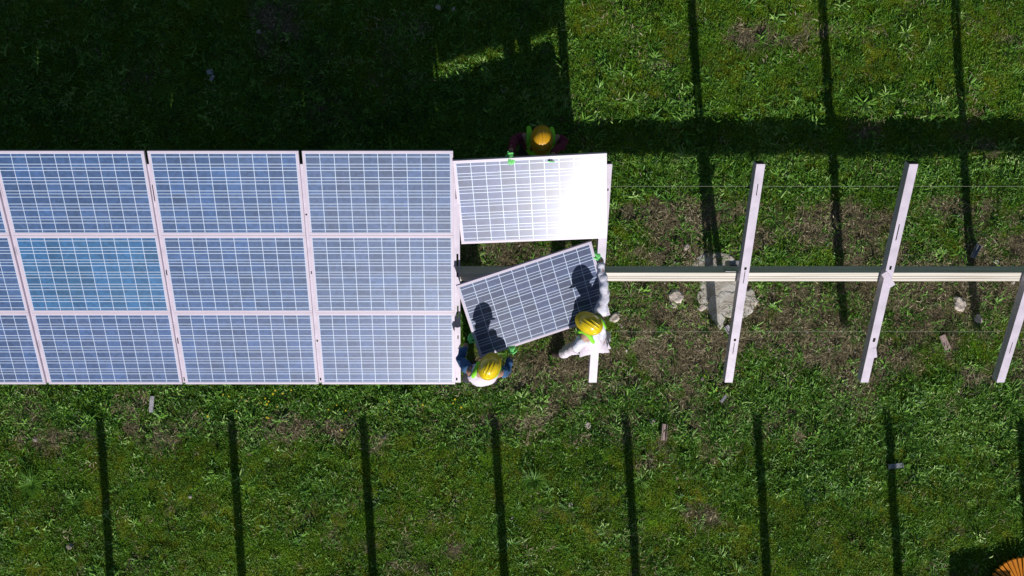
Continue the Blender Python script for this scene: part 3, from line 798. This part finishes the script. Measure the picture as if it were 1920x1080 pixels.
scatter('broad_weeds', [clump('broad_weed', 14, .05, .125, .013, .023, (.15, 1.1), M['weed'], 60 + i, .35, 4, .8) for i in range(6)], x, y, RNG.uniform(.45, 1.2, len(x)), tintf(x, y, 1, .1, .9, 3), 'coarser broad-leaved weeds in loose drifts', 0, .3)
x, y = sample(2200, lambda x, y: .15 + .55 * lush_field(x, y) * (1 - .5 * soil_field(x, y)))
scatter('weed_rosettes', [clump('rosette', 17, .08, .17, .008, .015, (.15, .85), M['weed'], 50 + i, .12, 4, .9) for i in range(6)], x, y, RNG.uniform(.4, 1.15, len(x)), tintf(x, y, 3, .1, .8, 3), 'rosettes of long narrow leaves dotted over the meadow', 0, .15)
x, y = sample(60000, lambda x, y: .035 + 1.0 * soil_field(x, y))
scatter('dry_litter', [clump('litter', 14, .02, .08, .003, .008, (-.1, .7), M['litter'], 70 + i, 1.6, 3, .8) for i in range(5)], x, y, RNG.uniform(.4, 1.5, len(x)), tintf(x, y, 4, .0, .95, 4), 'dry brown stems and dead leaves on the soil', .004, .2)
x, y = sample(9000, lambda x, y: .02 + .6 * soil_field(x, y) ** 2 * fbm(x, y, 3, 6))
scatter('pebbles', [pebble_src('pebble', 90 + i) for i in range(4)], x, y, RNG.gamma(2.0, .005, len(x)) + .003, RNG.uniform(0, 1, len(x)), 'small pale pebbles in the bare soil', 0, .4)

# prominent plants that can be told apart
def plant(px, py, n, L, W, lift, seed, lab, name='weed_plant', m='weed', tint=.55, cat='plant'):
    p = ground_px(px, py); o = clump(name, n, L * .6, L, W * .7, W, lift, M[m], seed, .15, 4, .8)
    at = o.data.attributes['leafvar']; vals = [0.] * len(o.data.vertices); at.data.foreach_get('value', vals)
    at.data.foreach_set('value', [tint + q * .6 for q in vals])
    o.location = (p.x, p.y, gzf(p.x, p.y)); link(o); o.rotation_euler = (0, 0, seed)
    return tag(o, lab, cat)
plant(905, 122, 18, .15, .014, (.3, .9), 1, 'pale long-leaved plant in the small sunlit patch inside the big shadow', tint=.8)
plant(1697, 62, 16, .15, .020, (.4, 1.0), 2, 'pale broad-leaved plant in the open grass at upper right', tint=.8)
plant(1620, 195, 26, .20, .022, (.4, 1.1), 3, 'large leafy clump on the upper rim of the horizontal shadow', tint=.7)
plant(1660, 180, 18, .18, .018, (.4, 1.1), 4, 'tall leaved plant just right of the large clump by the horizontal shadow', tint=.75)
plant(1228, 110, 22, .14, .016, (.4, 1.0), 5, 'bushy plant left of the second stripe of shadow near the top', tint=.75)
plant(62, 905, 150, .26, .0055, (.5, 1.3), 6, 'round tussock of fine bright green grass at lower left', 'grass_tussock', 'weed', .5, 'tussock')
plant(1000, 900, 140, .26, .006, (.5, 1.3), 7, 'bright green grass tussock between two shadow stripes at bottom centre', 'grass_tussock', 'weed', .5, 'tussock')
plant(315, 180, 110, .24, .0055, (.5, 1.3), 8, 'dark fine grass tussock within the big shadow at upper left', 'grass_tussock', 'weed', .45, 'tussock')
plant(1180, 190, 22, .17, .016, (.4, 1.0), 9, 'leafy plant at the left end of the horizontal shadow', tint=.7)
plant(1280, 295, 26, .19, .016, (.4, 1.0), 10, 'leafy plant just below the horizontal shadow at its left end', tint=.8)
plant(980, 745, 22, .16, .016, (.3, .9), 11, 'rosette plant in the weeds right of the lower left worker', tint=.85)
x = RNG.normal(0, 1, 34); fx = []
for k in range(30):
    q = ground_px(random.choice((505, 640, 490, 880, 1270, 520)) + random.gauss(0, 45), 755 + random.gauss(0, 22)); fx.append(q)
fl = MB()
for q in fx:
    z = gzf(q.x, q.y) + random.uniform(.05, .09); fl.tube([(q.x, q.y, z), (q.x, q.y, z + .004)], random.uniform(.008, .015), 6)
tag(fl.build('yellow_flowers', M['flower']), 'tiny yellow flowers sprinkled in the weeds below the panels', kind='stuff')

SC.render.engine = 'CYCLES'
SC.cycles.use_denoising = True
SC.cycles.max_bounces = 6
